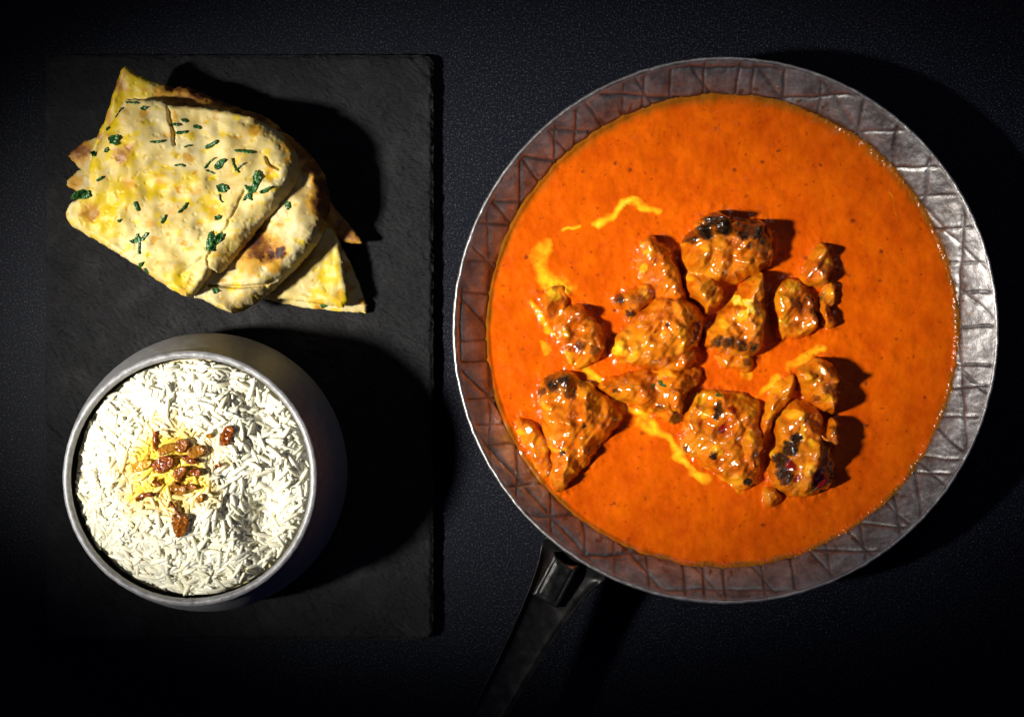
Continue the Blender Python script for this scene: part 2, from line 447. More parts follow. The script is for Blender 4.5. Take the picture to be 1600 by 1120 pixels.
M_core, ntc, bc = mat_new('rice_core'); put(ntc, bc, 'Base Color', (.80, .68, .36)); put(ntc, bc, 'Roughness', .5)  # yellow colour stands in for warm light in the gaps between translucent grains
rice = mesh_obj('rice', V, F, M_core, None, True, None, (BX, BY, .058))
tag(rice, 'heap of cooked long-grain white rice filling the metal bowl', 'rice')
def grain_mesh(L, R, bend, k):
    """a long grain with blunt tapering ends along x, slightly curved"""
    rng = np.random.default_rng(k)
    ts = np.array([-1, -.86, -.5, 0, .5, .88, 1.0]); ns = 6
    V = []; F = []
    for t_ in ts:
        rad = R * max(0.16, (1 - abs(t_)**2.4)**.6) * (1 + .08 * rng.standard_normal())
        for s in range(ns):
            a = 2 * math.pi * s / ns
            V.append((t_ * L / 2, rad * math.cos(a) * 1.05, rad * .88 * math.sin(a) + bend * (t_**2) * L))
    for q in range(len(ts) - 1):
        for s in range(ns):
            F.append((q * ns + s, q * ns + (s + 1) % ns, (q + 1) * ns + (s + 1) % ns, (q + 1) * ns + s))
    F.append(tuple(range(ns))[::-1]); F.append(tuple((len(ts) - 1) * ns + s for s in range(ns)))
    return np.array(V), F
gm = [grain_mesh(.0090 + .0016 * math.sin(k * 2.1), .00116 + .00012 * math.cos(k * 1.7), .06 * math.sin(k * 1.3), k) for k in range(8)]
grain_me = []
for k, (gv, gf) in enumerate(gm):
    me = bpy.data.meshes.new('rice_grain'); me.from_pydata([tuple(v) for v in gv], [], gf)
    me.polygons.foreach_set('use_smooth', np.full(len(me.polygons), True)); me.materials.append(M_rice); grain_me.append(me)
def grain_pose(x, y, lift, tiltmax):
    e = .0012
    n = Vector((-(float(mound(x + e, y)) - float(mound(x - e, y))) / (2 * e), -(float(mound(x, y + e)) - float(mound(x, y - e))) / (2 * e), 1)).normalized()
    ang = 5.5 * float(fbm(x / .012 + 9, y / .012, 77, 2)) + random.gauss(0, .6)
    d = Vector((math.cos(ang), math.sin(ang), 0)); d = (d - n * d.dot(n)).normalized()
    tl = random.uniform(-tiltmax, tiltmax)
    d = (d * math.cos(tl) + n * math.sin(tl)).normalized()
    s = n.cross(d).normalized(); u_ = d.cross(s)
    rl = random.uniform(-1.2, 1.2)
    m = Matrix((d, s, u_)).transposed().to_4x4() @ Matrix.Rotation(rl, 4, 'X')
    m.translation = Vector((BX + x, BY + y, float(mound(x, y)) + lift))
    return m
# the mass of grains below
bv, bf, off = [], [], 0
nb = 4200
for k in range(nb):
    r = RIN * math.sqrt(random.random()) * .985; a = random.random() * 2 * math.pi
    x, y = r * math.cos(a), r * math.sin(a)
    m = grain_pose(x, y, random.uniform(-.0016, .0008), .28 if r < RIN * .93 else .15)
    # keep inside the wall
    gv, gf = gm[k % 8]
    p = np.array([m @ Vector(v) for v in gv])
    rad = np.hypot(p[:, 0] - BX, p[:, 1] - BY).max()
    if rad > RIN + .0006:
        sh = (rad - RIN - .0004) / max(r, 1e-4); p[:, 0] -= x * sh; p[:, 1] -= y * sh
    bv.append(p); bf += [tuple(q + off for q in f) for f in gf]; off += len(gv)
lg = mesh_obj('loose_grains', np.concatenate(bv), bf, M_rice, rice, True, None, (BX, BY, .058))
tag(lg, kind='stuff')
# the 300 that lie on top
pts = []; tries = 0; top_grains = []
while len(pts) < 300 and tries < 60000:
    tries += 1
    r = RIN * math.sqrt(random.random()) * .955; a = random.random() * 2 * math.pi
    x, y = r * math.cos(a), r * math.sin(a)
    if any((x - p[0])**2 + (y - p[1])**2 < .0038**2 for p in pts): continue
    pts.append((x, y))
    m = grain_pose(x, y, random.uniform(.0008, .0018), .38)
    for e in (-.0042, .0042):
        q = m @ Vector((e, 0, 0)); rad = math.hypot(q.x - BX, q.y - BY)
        if rad > RIN - .0004:
            s_ = (rad - RIN + .0004) / r; m.translation.x -= x * s_; m.translation.y -= y * s_
    o = bpy.data.objects.new('rice_grain', grain_me[len(pts) % 8]); C.objects.link(o); o.parent = rice
    o.matrix_local = Matrix.Translation(-world_loc(rice)) @ m

# ------------------------------------------------------------------ generic small flake lying on a surface
def flake(name, poly, thick, surf, zref, mat, parent=None, step=1.0, R=3.0, rough=.35, seed=0, attrs=None, sm=1, lift=0.0, curl=0.0):
    p = chaikin(poly, sm) if sm else np.array(poly, float)
    x0, y0 = p.min(0) - 2; x1, y1 = p.max(0) + 2
    X, Y = grid(x0, y0, x1, y1, step)
    D = poly_sd(X + .8 * fbm(X / 5, Y / 5, seed, 2), Y + .8 * fbm(X / 5, Y / 5, seed + 1, 2), p)
    pr = np.sqrt(np.clip(1 - (1 - np.clip(D / R, 0, 1))**2, 0, 1))
    cx, cy = p.mean(0); rad = max(np.hypot(*(p - p.mean(0)).T)) + 1e-6
    zs = surf(X, Y) + lift + curl * ((X - cx)**2 + (Y - cy)**2) / rad**2
    Z = zs + thick * (.35 + .65 * pr) + rough * thick * fbm(X / 6, Y / 6, seed + 3, 3) * pr
    at_ = {k: np.full(X.shape, v) for k, v in (attrs or {}).items()}
    return heightfield(X, Y, Z, zs - .0003, D, step, zref, name, mat, parent, at_)

# ------------------------------------------------------------------ fried onions on the rice
ZO = .080
def rice_surf(X, Y):
    wx, wy = at(X, Y, ZO); z = mound(wx - BX, wy - BY)
    return z + .0016
def strip(pts, w):
    p = np.array(pts, float); d = np.gradient(p, axis=0); d /= np.maximum(np.hypot(d[:, 0], d[:, 1]), 1e-6)[:, None]
    nrm = np.stack([-d[:, 1], d[:, 0]], 1) * w / 2
    return np.concatenate([p + nrm, (p - nrm)[::-1]])
onions = [
 ([(345, 678), (352, 664), (366, 667), (366, 676), (358, 696), (350, 697), (343, 688)], .0030, 0, 'amber brown square of fried onion lying apart on the white rice', None),
 ([(270, 803), (279, 800), (299, 804), (298, 822), (290, 836), (277, 841), (273, 828)], .0030, .1, 'lone amber fried onion piece with a dark stalk, away from the onion cluster', None),
 ([(236, 728), (248, 714), (262, 710), (276, 714), (277, 724), (264, 734), (250, 741), (246, 733)], .0036, -.3, 'large dark red-brown fried onion flake in the onion cluster', None),
 ([(205, 738), (204, 728), (214, 720), (238, 717), (240, 724), (230, 733), (212, 737)], .0026, 1, 'pale yellow translucent onion slice beside the dark onion flake', None),
 (strip([(243, 673), (241, 684), (242, 695), (247, 704)], 7), .0024, 0, 'thin curved fried onion sliver standing above the onion cluster', None),
 (strip([(213, 782), (220, 775), (230, 772), (240, 773)], 7), .0022, 0, 'dark curved fried onion sliver lying alone beside the onion cluster', None),
 (strip([(267, 782), (274, 792), (281, 802)], 5), .0020, 0, 'tiny dark stalk of fried onion touching the lone amber piece', None),
 ([(247, 706), (250, 697), (262, 692), (275, 692), (283, 697), (276, 704), (262, 708), (254, 712)], .0026, .35, 'flat golden-brown onion bit between the upright sliver and the large dark flake', None),
 ([(277, 688), (287, 684), (297, 686), (298, 696), (289, 707), (282, 708), (278, 698)], .0032, .1, None, 1),
 ([(294, 703), (302, 696), (318, 695), (325, 702), (320, 711), (306, 716), (296, 713)], .0030, .3, 'crumbly golden onion bit on the cluster side facing the amber square', None),
 ([(282, 711), (294, 709), (310, 717), (313, 722), (302, 725), (290, 718)], .0030, 0, None, 1),
 ([(276, 731), (283, 727), (296, 728), (297, 734), (290, 742), (284, 754), (277, 748), (272, 741)], .0030, .1, None, 1),
 ([(300, 731), (317, 731), (318, 742), (308, 744), (300, 738)], .0034, -.2, None, 1),
 ([(266, 757), (274, 750), (282, 757), (296, 760), (294, 768), (286, 773), (274, 769), (267, 765)], .0028, .25, None, 1),
 ([(288, 757), (300, 754), (312, 759), (310, 765), (296, 764)], .0030, .1, None, 1),
 ([(307, 776), (315, 770), (321, 773), (320, 781), (310, 786), (305, 782)], .0026, .4, 'small golden onion bit on the cluster side facing the lone stalked piece', None),
 (strip([(240, 751), (247, 754), (252, 758)], 6), .0022, -.2, 'tiny dark onion sliver between the large dark flake and the lone curved sliver', None),
 (strip([(336, 730), (343, 726), (347, 725)], 6), .0022, 0, 'tiny red-brown onion crumb half buried among white grains outside the cluster', None),
 ([(322, 679), (327, 675), (333, 679), (332, 685), (325, 685)], .0022, .5, 'tiny round golden onion crumb right beside the amber square', None),
]
for k, (pl, th, pale, lab, grp) in enumerate(onions):
    o = flake('fried_onion', pl, th * .7, rice_surf, ZO, M_onion, None, 1.0, 2.5, .22, 300 + 7 * k, {'pale': max(0, pale)}, 1, .0008, .0008)
    if lab: tag(o, lab, 'onion', 'fried onion pieces on the rice')
    elif grp == 1: tag(o, 'crumbly brown fried onion bit heaped in the middle of the onion cluster', 'onion', 'fried onion pieces on the rice')
    else: tag(o, 'tiny fried onion crumb scattered on the rice around the cluster', 'onion', 'fried onion pieces on the rice')

# ------------------------------------------------------------------ naan breads
TM = 1.35
def naan(name, poly, folds, thick, base, tilt, zref, seed, toast=(), ghee=(), ghee0=0.0, bumps=(), creases=(), Rf=24, Rc=4, droop=0.0, toast_edge=0.0, rough=1.0, sm=1, lip=()):
    """a sheet of bread in photo pixels; edges whose index is in folds are rounded folds, the others are cut"""
    p0 = np.array(poly, float); n0 = len(p0)
    # smooth while remembering which edges are folds
    pf = [i in folds for i in range(n0)]; p = p0
    for _ in range(sm):
        q = np.roll(p, -1, 0); newp, newf = [], []
        for i in range(len(p)):
            newp += [p[i] * .8 + q[i] * .2, p[i] * .2 + q[i] * .8]; newf += [pf[i], pf[i] and pf[(i + 1) % len(p)]]
        p, pf = np.array(newp), newf
    x0, y0 = p.min(0) - 3; x1, y1 = p.max(0) + 3
    st = 1.2
    X, Y = grid(x0, y0, x1, y1, st)
    wX = X + 1.2 * fbm(X / 12, Y / 12, seed, 3); wY = Y + 1.2 * fbm(X / 12, Y / 12, seed + 1, 3)
    D = poly_sd(wX, wY, p)
    fi = {i for i, f in enumerate(pf) if f}; ci = {i for i, f in enumerate(pf) if not f}
    df = np.abs(poly_sd(wX, wY, p, fi)) if fi else np.full(X.shape, 1e3)
    dc = np.abs(poly_sd(wX, wY, p, ci)) if ci else np.full(X.shape, 1e3)
    rnd = lambda d, R: np.sqrt(np.clip(1 - (1 - np.clip(d / R, 0, 1))**2, 0, 1))
    prof = np.minimum(.08 + .92 * rnd(df, Rf), .62 + .38 * rnd(dc, Rc * 2.2))
    cx, cy = (x0 + x1) / 2, (y0 + y1) / 2
    zb = base + tilt[0] * (X - cx) + tilt[1] * (Y - cy)
    zb = zb - droop * sstep(45, 0, dc)**2 + .0009 * fbm(X / 70, Y / 70, seed + 2, 2)
    for x, y, r, h in lip: zb = zb + h * np.exp(-((X - x)**2 + (Y - y)**2) / r**2)
    Z = zb + thick * prof
    puff = .0016 * fbm(X / 42, Y / 42, seed + 8, 2) + .00018 * fbm(X / 19, Y / 19, seed + 9, 2) - .00035 * sstep(.35, .8, fbm(X / 14 + 3, Y / 11, seed + 12, 2))
    for x, y, r, h in bumps: puff = puff + h * np.exp(-((X - x)**2 + (Y - y)**2) / r**2)
    for pts_, wd, dep in creases:
        dl = line_dist(X + 2 * fbm(X / 10, Y / 10, seed + 4, 2), Y, pts_); puff = puff - dep * np.exp(-(dl / wd)**2)
    Z = Z + rough * puff * sstep(0, 14, D)
    tst = np.maximum(spots(X, Y, [(a_, b_, r_ * TM, s_ * 1.1) for a_, b_, r_, s_ in toast], seed + 20, 4), .42 * sstep(.50, 1.0, fbm(X / 15, Y / 15, seed + 33, 2) + .18))
    if toast_edge: tst = np.maximum(tst, toast_edge * sstep(30, 2, df) * (.8 + .5 * fbm(X / 20, Y / 20, seed + 40, 2)))
    gh = np.clip(ghee0 + spots(X, Y, ghee, seed + 50, 9), 0, 1.2)
    gh = np.maximum(gh, .85 * sstep(.12, .75, fbm(X / 24, Y / 17, seed + 60, 3)))
    zbf = np.minimum(zb, Z - .0012)
    if fi: zbf = zbf + .0      # underside stays flat under a fold
    o = heightfield(X, Y, Z, zbf, D, st, zref, name, M_naan, None, {'toast': tst, 'ghee': gh})
    x_ax, y_ax = X[0], Y[:, 0]
    def surf(XX, YY):
        ii = np.clip(np.round((YY - y_ax[0]) / st).astype(int), 0, len(y_ax) - 1); jj = np.clip(np.round((XX - x_ax[0]) / st).astype(int), 0, len(x_ax) - 1)
        return Z[ii, jj]
    return o, surf
NG = 'naan pieces stacked on the slate'
S0 = SL + .0006
nE, sE = naan('naan_bread', [(100, 288), (128, 262), (300, 215), (500, 320), (528, 372), (552, 420), (578, 490), (545, 487), (480, 482), (420, 470), (300, 432), (125, 302)], (), .0055, S0, (0, 0), .01, 101,
   toast=[(565, 470, 6, .7), (540, 420, 9, .6), (552, 450, 6, .5), (120, 285, 14, .45), (500, 478, 8, .5)], ghee0=.1)
tag(nE, 'lowest naan piece, its pale pointed corner lying flat on the slate', 'naan', NG)
nF, sF = naan('naan_bread', [(108, 245), (142, 216), (300, 190), (480, 250), (520, 322), (534, 337), (571, 382), (545, 379), (500, 372), (300, 370), (150, 290), (118, 254)], (), .0050, S0 + .0070, (0, 0), .015, 131,
   toast=[(545, 360, 30, .8), (125, 235, 22, .8), (525, 335, 22, .7)], ghee0=.25)
tag(nF, 'toasted brown naan piece sticking out as small dark corners from the stack', 'naan', NG)
nD, sD = naan('naan_bread', [(430, 395), (515, 352), (527, 368), (537, 420), (546, 482), (495, 474), (420, 464), (380, 452)], (), .0065, S0 + .0085, (0, 0), .02, 161,
   toast=[(500, 470, 9, .35), (530, 465, 10, .3)], ghee=[(515, 430, 26, .8), (535, 470, 20, .9), (500, 465, 22, .7), (520, 400, 15, .5)], ghee0=.25)
tag(nD, 'yellow buttered naan triangle poking out under the charred folded naan', 'naan', NG)
nC, sC = naan('naan_bread', [(195, 103), (215, 118), (234, 126), (266, 136), (285, 131), (322, 147), (370, 166), (412, 179), (442, 202), (470, 232), (430, 330), (300, 380), (142, 300), (140, 262), (141, 240), (152, 213), (166, 183), (178, 146)],
   (3, 4, 5, 6, 7, 8), .0105, S0 + .0195, (0, 0), .034, 191, toast=[(190, 135, 11, .65), (200, 118, 8, .5), (172, 180, 7, .5), (160, 215, 8, .7), (300, 150, 40, .7), (255, 148, 16, .45)], ghee=[(195, 150, 60, .7), (160, 210, 30, .7)], ghee0=.35, toast_edge=1.25, Rf=22, lip=[(195, 103, 40, .004)])
tag(nC, 'golden brown naan layer with a raised pointed corner behind the top naan', 'naan', NG)
nB, sB = naan('naan_bread', [(300, 463), (322, 440), (300, 330), (330, 220), (420, 195), (452, 210), (482, 238), (504, 268), (514, 305), (510, 345), (493, 380), (466, 412), (440, 437), (405, 468), (366, 490), (345, 483), (322, 470)],
   (4, 5, 6, 7, 8, 9, 10, 11, 12, 13), .0140, S0 + .0200, (0, 0), .036, 221,
   toast=[(420, 392, 26, .75), (440, 396, 10, 1.2), (425, 400, 7, 1.15), (410, 404, 6, 1.1), (402, 390, 22, .8), (390, 412, 22, .5), (392, 372, 26, 1.0), (430, 415, 14, .55), (505, 290, 15, 1.0), (490, 262, 18, .8), (503, 320, 18, .9), (455, 225, 18, .7), (475, 240, 20, .8), (508, 305, 18, .9), (511, 335, 13, .8), (505, 355, 9, .5)],
   bumps=[(470, 340, 30, .003), (400, 425, 25, .002), (420, 392, 14, -.003)], creases=[([(330, 447), (380, 449), (415, 446), (440, 433)], 2.0, .0032)], Rf=26, droop=.0)
tag(nB, 'folded naan with a dark charred blister under the herbed top naan', 'naan', NG)
nA, sA = naan('naan_bread', [(196, 156), (225, 155), (252, 158), (268, 166), (300, 167), (345, 172), (398, 184), (438, 206), (461, 235), (467, 262), (459, 290), (438, 317), (402, 354), (368, 398), (343, 427), (331, 420), (325, 433), (297, 465), (278, 458), (250, 440), (213, 414), (168, 386), (130, 364), (109, 350), (104, 334), (112, 318), (126, 311), (141, 298), (139, 268), (144, 248), (158, 230), (165, 206), (180, 186), (190, 168)],
   (6, 7, 8, 9, 10, 11, 12, 13), .0110, S0 + .0345, (0, 0), .048, 251, ghee0=.24,
   toast=[(195, 247, 13, .72), (207, 236, 9, .68), (145, 333, 14, .66), (265, 215, 8, .4), (310, 300, 9, .4), (340, 330, 14, .38), (238, 352, 10, .4), (205, 290, 12, .4), (275, 330, 8, .35), (400, 300, 9, .42), (230, 180, 8, .45), (450, 250, 8, .4), (350, 400, 14, .32), (375, 375, 12, .32), (198, 185, 12, .30), (297, 250, 9, .40), (283, 299, 6, .6), (245, 376, 6, .5), (400, 205, 10, .5), (480, 230, 9, .5), (300, 445, 10, .3), (290, 456, 8, .35), (340, 175, 9, .3), (258, 282, 12, .3), (425, 268, 8, .45), (450, 228, 12, .55)],
   ghee=[(195, 240, 34, .9), (160, 330, 44, .85), (195, 300, 34, .7), (245, 290, 30, .75), (335, 325, 24, .7), (425, 275, 12, 1.0), (285, 440, 26, .7), (170, 355, 30, .7), (180, 200, 20, .8), (300, 285, 22, .6), (370, 390, 26, .35), (150, 260, 20, .7)],
   bumps=[(215, 225, 45, .0035), (375, 250, 30, .002), (425, 300, 30, .0025), (250, 330, 60, .0015), (330, 235, 16, -.0015), (335, 330, 18, -.0018), (300, 250, 9, -.001), (283, 299, 7, -.001), (255, 300, 10, -.0012), (380, 215, 14, -.0012), (345, 205, 8, -.0012), (425, 275, 9, -.0022)],
   creases=[([(264, 160), (268, 185), (274, 205), (276, 228)], 2.2, .0030), ([(333, 424), (326, 408), (332, 395), (358, 352), (385, 300)], 1.8, .0016), ([(418, 248), (425, 260), (438, 266)], 2.2, .003), ([(300, 410), (250, 405)], 6, .0007), ([(285, 430), (320, 405)], 4, .0009)], Rf=30, rough=1.0)
tag(nA, 'top naan folded over, blistered and sprinkled with chopped green coriander', 'naan', NG)
# chopped coriander on the naan: leaves and cut stems
leafs = [
 [(176, 220), (181, 215), (190, 215), (193, 219), (190, 225), (193, 229), (186, 231), (181, 228), (177, 228)],
 [(403, 268), (409, 272), (412, 280), (406, 292), (404, 300), (396, 306), (396, 316), (389, 312), (381, 317), (386, 307), (391, 303), (385, 292), (393, 294), (398, 290), (397, 280)],
 [(328, 366), (334, 362), (337, 372), (345, 365), (353, 367), (350, 377), (341, 384), (337, 395), (326, 393), (326, 380)],
 [(337, 262), (343, 254), (352, 250), (357, 253), (352, 260), (348, 266), (340, 268)],
 [(340, 292), (348, 289), (358, 292), (360, 298), (353, 303), (344, 302)],
 [(114, 313), (122, 302), (134, 297), (144, 300), (147, 309), (138, 313), (126, 313)],
 [(145, 240), (151, 237), (154, 241), (152, 247), (147, 246)],
 [(168, 236), (172, 233), (175, 238), (171, 242), (167, 240)],
 [(206, 378), (214, 374), (219, 366), (222, 372), (221, 380), (212, 382)],
 [(217, 424), (220, 413), (227, 410), (226, 417), (221, 421)],
 [(408, 302), (416, 298), (426, 294), (428, 297), (420, 304), (411, 306)],
 [(169, 201), (174, 199), (175, 204), (170, 207)],
 [(337, 340), (343, 337), (348, 339), (346, 345), (339, 346)],
 [(224, 172), (230, 169), (236, 171), (232, 176), (226, 176)],
]
stems = [([(240, 225), (250, 226), (261, 224)], 4), ([(323, 233), (333, 229), (344, 223)], 6), ([(370, 238), (385, 239), (399, 241)], 4.5), ([(322, 266), (328, 256), (340, 248)], 3), ([(324, 268), (332, 271), (338, 274)], 2.2),
  ([(366, 250), (369, 262), (375, 270), (377, 273)], 2.6), ([(385, 258), (378, 264), (371, 270)], 2.4), ([(282, 335), (290, 328), (296, 319)], 4), ([(256, 351), (260, 345), (262, 338)], 4), ([(215, 318), (219, 324), (221, 332)], 5),
  ([(222, 371), (222, 385), (221, 399)], 3.4), ([(226, 378), (231, 371), (236, 366)], 5), ([(228, 420), (231, 424), (233, 429)], 4), ([(156, 286), (161, 282), (166, 279)], 4), ([(200, 163), (210, 163), (222, 165)], 3), ([(183, 186), (189, 178), (196, 171)], 2.6),
  ([(287, 190), (291, 191), (295, 193)], 5), ([(268, 197), (276, 197), (284, 199)], 4), ([(279, 211), (287, 210), (296, 209)], 5), ([(305, 199), (311, 201), (316, 203)], 5), ([(276, 261), (284, 259), (291, 262)], 3.4), ([(292, 233), (297, 231), (302, 230)], 3), ([(345, 305), (347, 314), (350, 319)], 2.6), ([(190, 349), (192, 346), (192, 345)], 4)]
for k, pl in enumerate(leafs): flake('coriander_leaf', pl, .0006, sA, .048, M_herb, nA, .8, 2.2, .8, 900 + 5 * k, None, 0, .0003, .0010)
for k, (pl, wd) in enumerate(stems): flake('coriander_stem', strip(pl, wd * 1.0), .0006, sA, .048, M_herb, nA, .8, 2, .5, 1100 + 5 * k, None, 1, .0003, .0004)
flake('coriander_leaf', [(448, 318), (455, 318), (458, 326), (452, 331), (449, 325)], .0006, sB, .036, M_herb, nB, .8, 2, .6, 1301, None, 0, .0003, .0004)
flake('coriander_leaf', [(334, 452), (341, 449), (346, 457), (338, 460)], .0006, sB, .036, M_herb, nB, .8, 2, .6, 1303, None, 0, .0003, .0004)
flake('coriander_leaf', [(498, 476), (506, 475), (512, 479), (504, 482)], .0005, sE, .012, M_herb, nE, .8, 2, .6, 1305, None, 0, .0003, .0004)

# ------------------------------------------------------------------ frying pan
PCX, PCY = .0946, .01245
ZS = .0317                                  # sauce level
pan = empty('frying_pan', (PCX, PCY, 0))
inner_p = smoothprof([(.0005, .0040), (.076, .0040), (.085, .0062), (.0920, .0140), (.0985, .0225), (.1055, .0317), (.1120, .0386), (.1192, .0448)], 2)
# dense inner wall with the engraved cross-hatching
wall_r = np.interp(np.linspace(.020, .0448, 54), inner_p[:, 1], inner_p[:, 0]); wall_z = np.linspace(.020, .0448, 54)
seg = 2000
A = np.arange(seg) * 2 * np.pi / seg
Rw = wall_r[:, None] * np.ones(seg); Zw = wall_z[:, None] * np.ones(seg)
rn = random.Random(12)
def lines(lo, hi, a, b):
    out = []; x = lo
    while x < hi: x += rn.uniform(a, b); out.append((x, rn.uniform(.6, 1.15), rn.uniform(-.03, .03)))
    return out
WX = Rw * np.cos(A) / PX; WY = -Rw * np.sin(A) / PX      # pan-centred, in photo pixels
WX = WX + 2.0 * fbm(WX / 40, WY / 40, 61, 2); WY = WY + 2.0 * fbm(WX / 40 + 7, WY / 40, 62, 2)
gr = np.zeros(Rw.shape)
wd = 2.4
for x, s, t_ in lines(-440, 440, 38, 60): gr = np.maximum(gr, s * np.exp(-((WX + t_ * WY - x) / wd)**2))
for x, s, t_ in lines(-440, 440, 40, 62): gr = np.maximum(gr, s * np.exp(-((WY + t_ * WX - x) / wd)**2))
for x, s, t_ in lines(-640, 640, 50, 78): gr = np.maximum(gr, .8 * s * np.exp(-(((WX * .74 - WY * .67) + t_ * WX - x) / wd)**2))
dn = .00022 * fbm(WX / 26, WY / 26, 65, 3)
off = dn - .00050 * gr
off = off * sstep(.0446, .0432, Zw)
Rw2 = Rw - off * .66; Zw2 = Zw + off * .75              # + = towards the inside of the pan
worn = sstep(.0440, .0447, Zw) * .35 + .0 * Zw
stain = sstep(.0024 + .0022 * fbm(A[None, :] * 7 + 0 * Zw, Zw * 60, 81, 4), 0, Zw - .0317 - .0004) * (.55 + .45 * sstep(-.3, .8, np.sin(A))[None, :])
stain = np.maximum(stain, .8 * sstep(.45, .8, fbm(WX / 16, WY / 16, 83, 3)) * sstep(.010, .002, Zw - .0317))
rim_pts = [(.1197, .0451), (.1204, .0453), (.1211, .0450), (.1215, .0444)]
V = [np.stack([PCX + Rw2 * np.cos(A), PCY + Rw2 * np.sin(A), Zw2], 2).reshape(-1, 3)]
nw = len(wall_z)
i, j = np.meshgrid(np.arange(nw - 1), np.arange(seg), indexing='ij'); j2 = (j + 1) % seg
F = np.stack([i * seg + j, i * seg + j2, (i + 1) * seg + j2, (i + 1) * seg + j], 2).reshape(-1, 4)[:, ::-1]
mesh_obj('inner_wall', V[0], F, M_iron, pan, True, {'groove': gr.ravel() * .8, 'worn': worn.ravel(), 'stain': stain.ravel()}, (PCX, PCY, .02))
bot = [(r, z) for r, z in inner_p if z < .0205] + [(wall_r[0], .020)]
lathe(bot, PCX, PCY, 128, 'cooking_surface', M_iron, pan)
n_r = 640
ra = np.arange(n_r) * 2 * np.pi / n_r
def rimdisp(R, Z, A_): return R + .00022 * fbm(A_ * 22, Z * 400, 71, 3), Z + .00018 * fbm(A_ * 26, R * 300, 72, 3)
rim_o = lathe([(.1192, .0447), (.1196, .0451), (.1200, .0453), (.1204, .0453), (.1208, .0450), (.1210, .0444), (.1208, .0436)], PCX, PCY, n_r, 'rim', M_iron, pan, rimdisp, None, {'worn': np.repeat([.0, .1, .35, .35, .15, .05, .0], n_r)})
lathe([(.1211, .0438), (.1140, .0372), (.1075, .0306), (.1005, .0215), (.0940, .0130), (.0870, .0040), (.0800, .0010), (.0, .0008)], PCX, PCY, 256, 'outer_shell', M_iron, pan)
# handle: a tapering iron strap with raised sides, running out past the edge of the picture
ax, ay = at(899, 868, .036); hd = np.array([-.49, -.872]); hd /= np.hypot(*hd); hn = np.array([-hd[1], hd[0]]) * -1   # hn: towards the picture's left
ts = np.array([-.0050, .000, .004, .010, .018, .028, .042, .060, .085, .115, .150, .175])
wl = np.array([.0160, .0168, .0160, .0136, .0120, .0106, .0092, .0080, .0074, .0072, .0074, .0078])
zz = np.array([.0395, .0372, .0352, .0345, .0350, .0362, .038, .041, .045, .049, .053, .0545])
V, F = [], []; cs = []
for t_, wdt, z_ in zip(ts, wl, zz):
    prof_h = [(-1, .0032), (-.99, .0040), (-.93, .0042), (-.84, .0022), (-.70, .0010), (0, .0006), (.70, .0010), (.84, .0022), (.93, .0042), (.99, .0040), (1, .0032), (.86, -.0008), (0, -.0020), (-.86, -.0008)]
    flare = 1.0 if t_ > .006 else .55
    for s_, dz in prof_h:
        p = np.array([float(ax), float(ay)]) + hd * t_ + hn * (s_ * wdt)
        # the root wraps along the pan's wall
        if t_ < .006:
            rad = np.array([PCX, PCY]) - p; dist_ = np.hypot(*rad)
            p = p + rad / dist_ * (dist_ - (.1208 - .0 + (t_ + .005) * .55)) * .85
        V.append((p[0], p[1], z_ + dz * flare))
npf = 14
for k in range(len(ts) - 1):
    for s in range(npf):
        F.append((k * npf + s, k * npf + (s + 1) % npf, (k + 1) * npf + (s + 1) % npf, (k + 1) * npf + s))
F.append(tuple(range(npf))[::-1]); F.append(tuple((len(ts) - 1) * npf + s for s in range(npf)))
handle = mesh_obj('handle', V, F, M_handle, pan, True)
mb = handle.modifiers.new('sub', 'SUBSURF'); mb.levels = 2; mb.render_levels = 2
# clip: a bent rectangular plate standing on the handle
q = np.array([(866, 864), (906, 884), (871, 951), (832, 929)], float)
U, Vv = np.meshgrid(np.linspace(0, 1, 25), np.linspace(0, 1, 33))
PXx = (q[0, 0] * (1 - U) + q[1, 0] * U) * (1 - Vv) + (q[3, 0] * (1 - U) + q[2, 0] * U) * Vv
PYy = (q[0, 1] * (1 - U) + q[1, 1] * U) * (1 - Vv) + (q[3, 1] * (1 - U) + q[2, 1] * U) * Vv
bow = 6 * (4 * U * (1 - U)) * (1 - Vv)**6; PYy += bow; PXx -= bow * .4
wx, wy = at(PXx, PYy, .042)
edge = np.minimum(np.minimum(U, 1 - U) * 40, np.minimum(Vv, 1 - Vv) * 70)
Zc = .0418 + .0018 * (1 - Vv) - .0011 * sstep(5, 0, edge) + .00025 * fbm(PXx / 22, PYy / 22, 91, 2) - .0006 * np.exp(-((edge - 6) / 2.0)**2)
nv, nu = U.shape
Vt = np.stack([wx, wy, Zc], 2).reshape(-1, 3); Vb = Vt.copy(); Vb[:, 2] = .0345
i, j = np.meshgrid(np.arange(nv - 1), np.arange(nu - 1), indexing='ij')
Ft = np.stack([i * nu + j, (i + 1) * nu + j, (i + 1) * nu + j + 1, i * nu + j + 1], 2).reshape(-1, 4)
ring = [k for k in range(nu)] + [k * nu + nu - 1 for k in range(1, nv)] + [(nv - 1) * nu + k for k in range(nu - 2, -1, -1)] + [k * nu for k in range(nv - 2, 0, -1)]
ring = np.array(ring); r2 = np.roll(ring, -1); n = len(Vt)
Fs = np.stack([ring, r2, r2 + n, ring + n], 1)
rust = np.concatenate([spots(PXx, PYy, [(880, 868, 12, .8), (895, 878, 12, .9)], 5, 3).ravel(), np.ones(n) * .75])
mesh_obj('handle_clip', np.concatenate([Vt, Vb]), np.concatenate([Ft, Fs]), M_handle, handle, True, {'rust': rust})
tag(pan, 'dark forged iron frying pan with cross-hatched sides holding orange curry', 'pan')

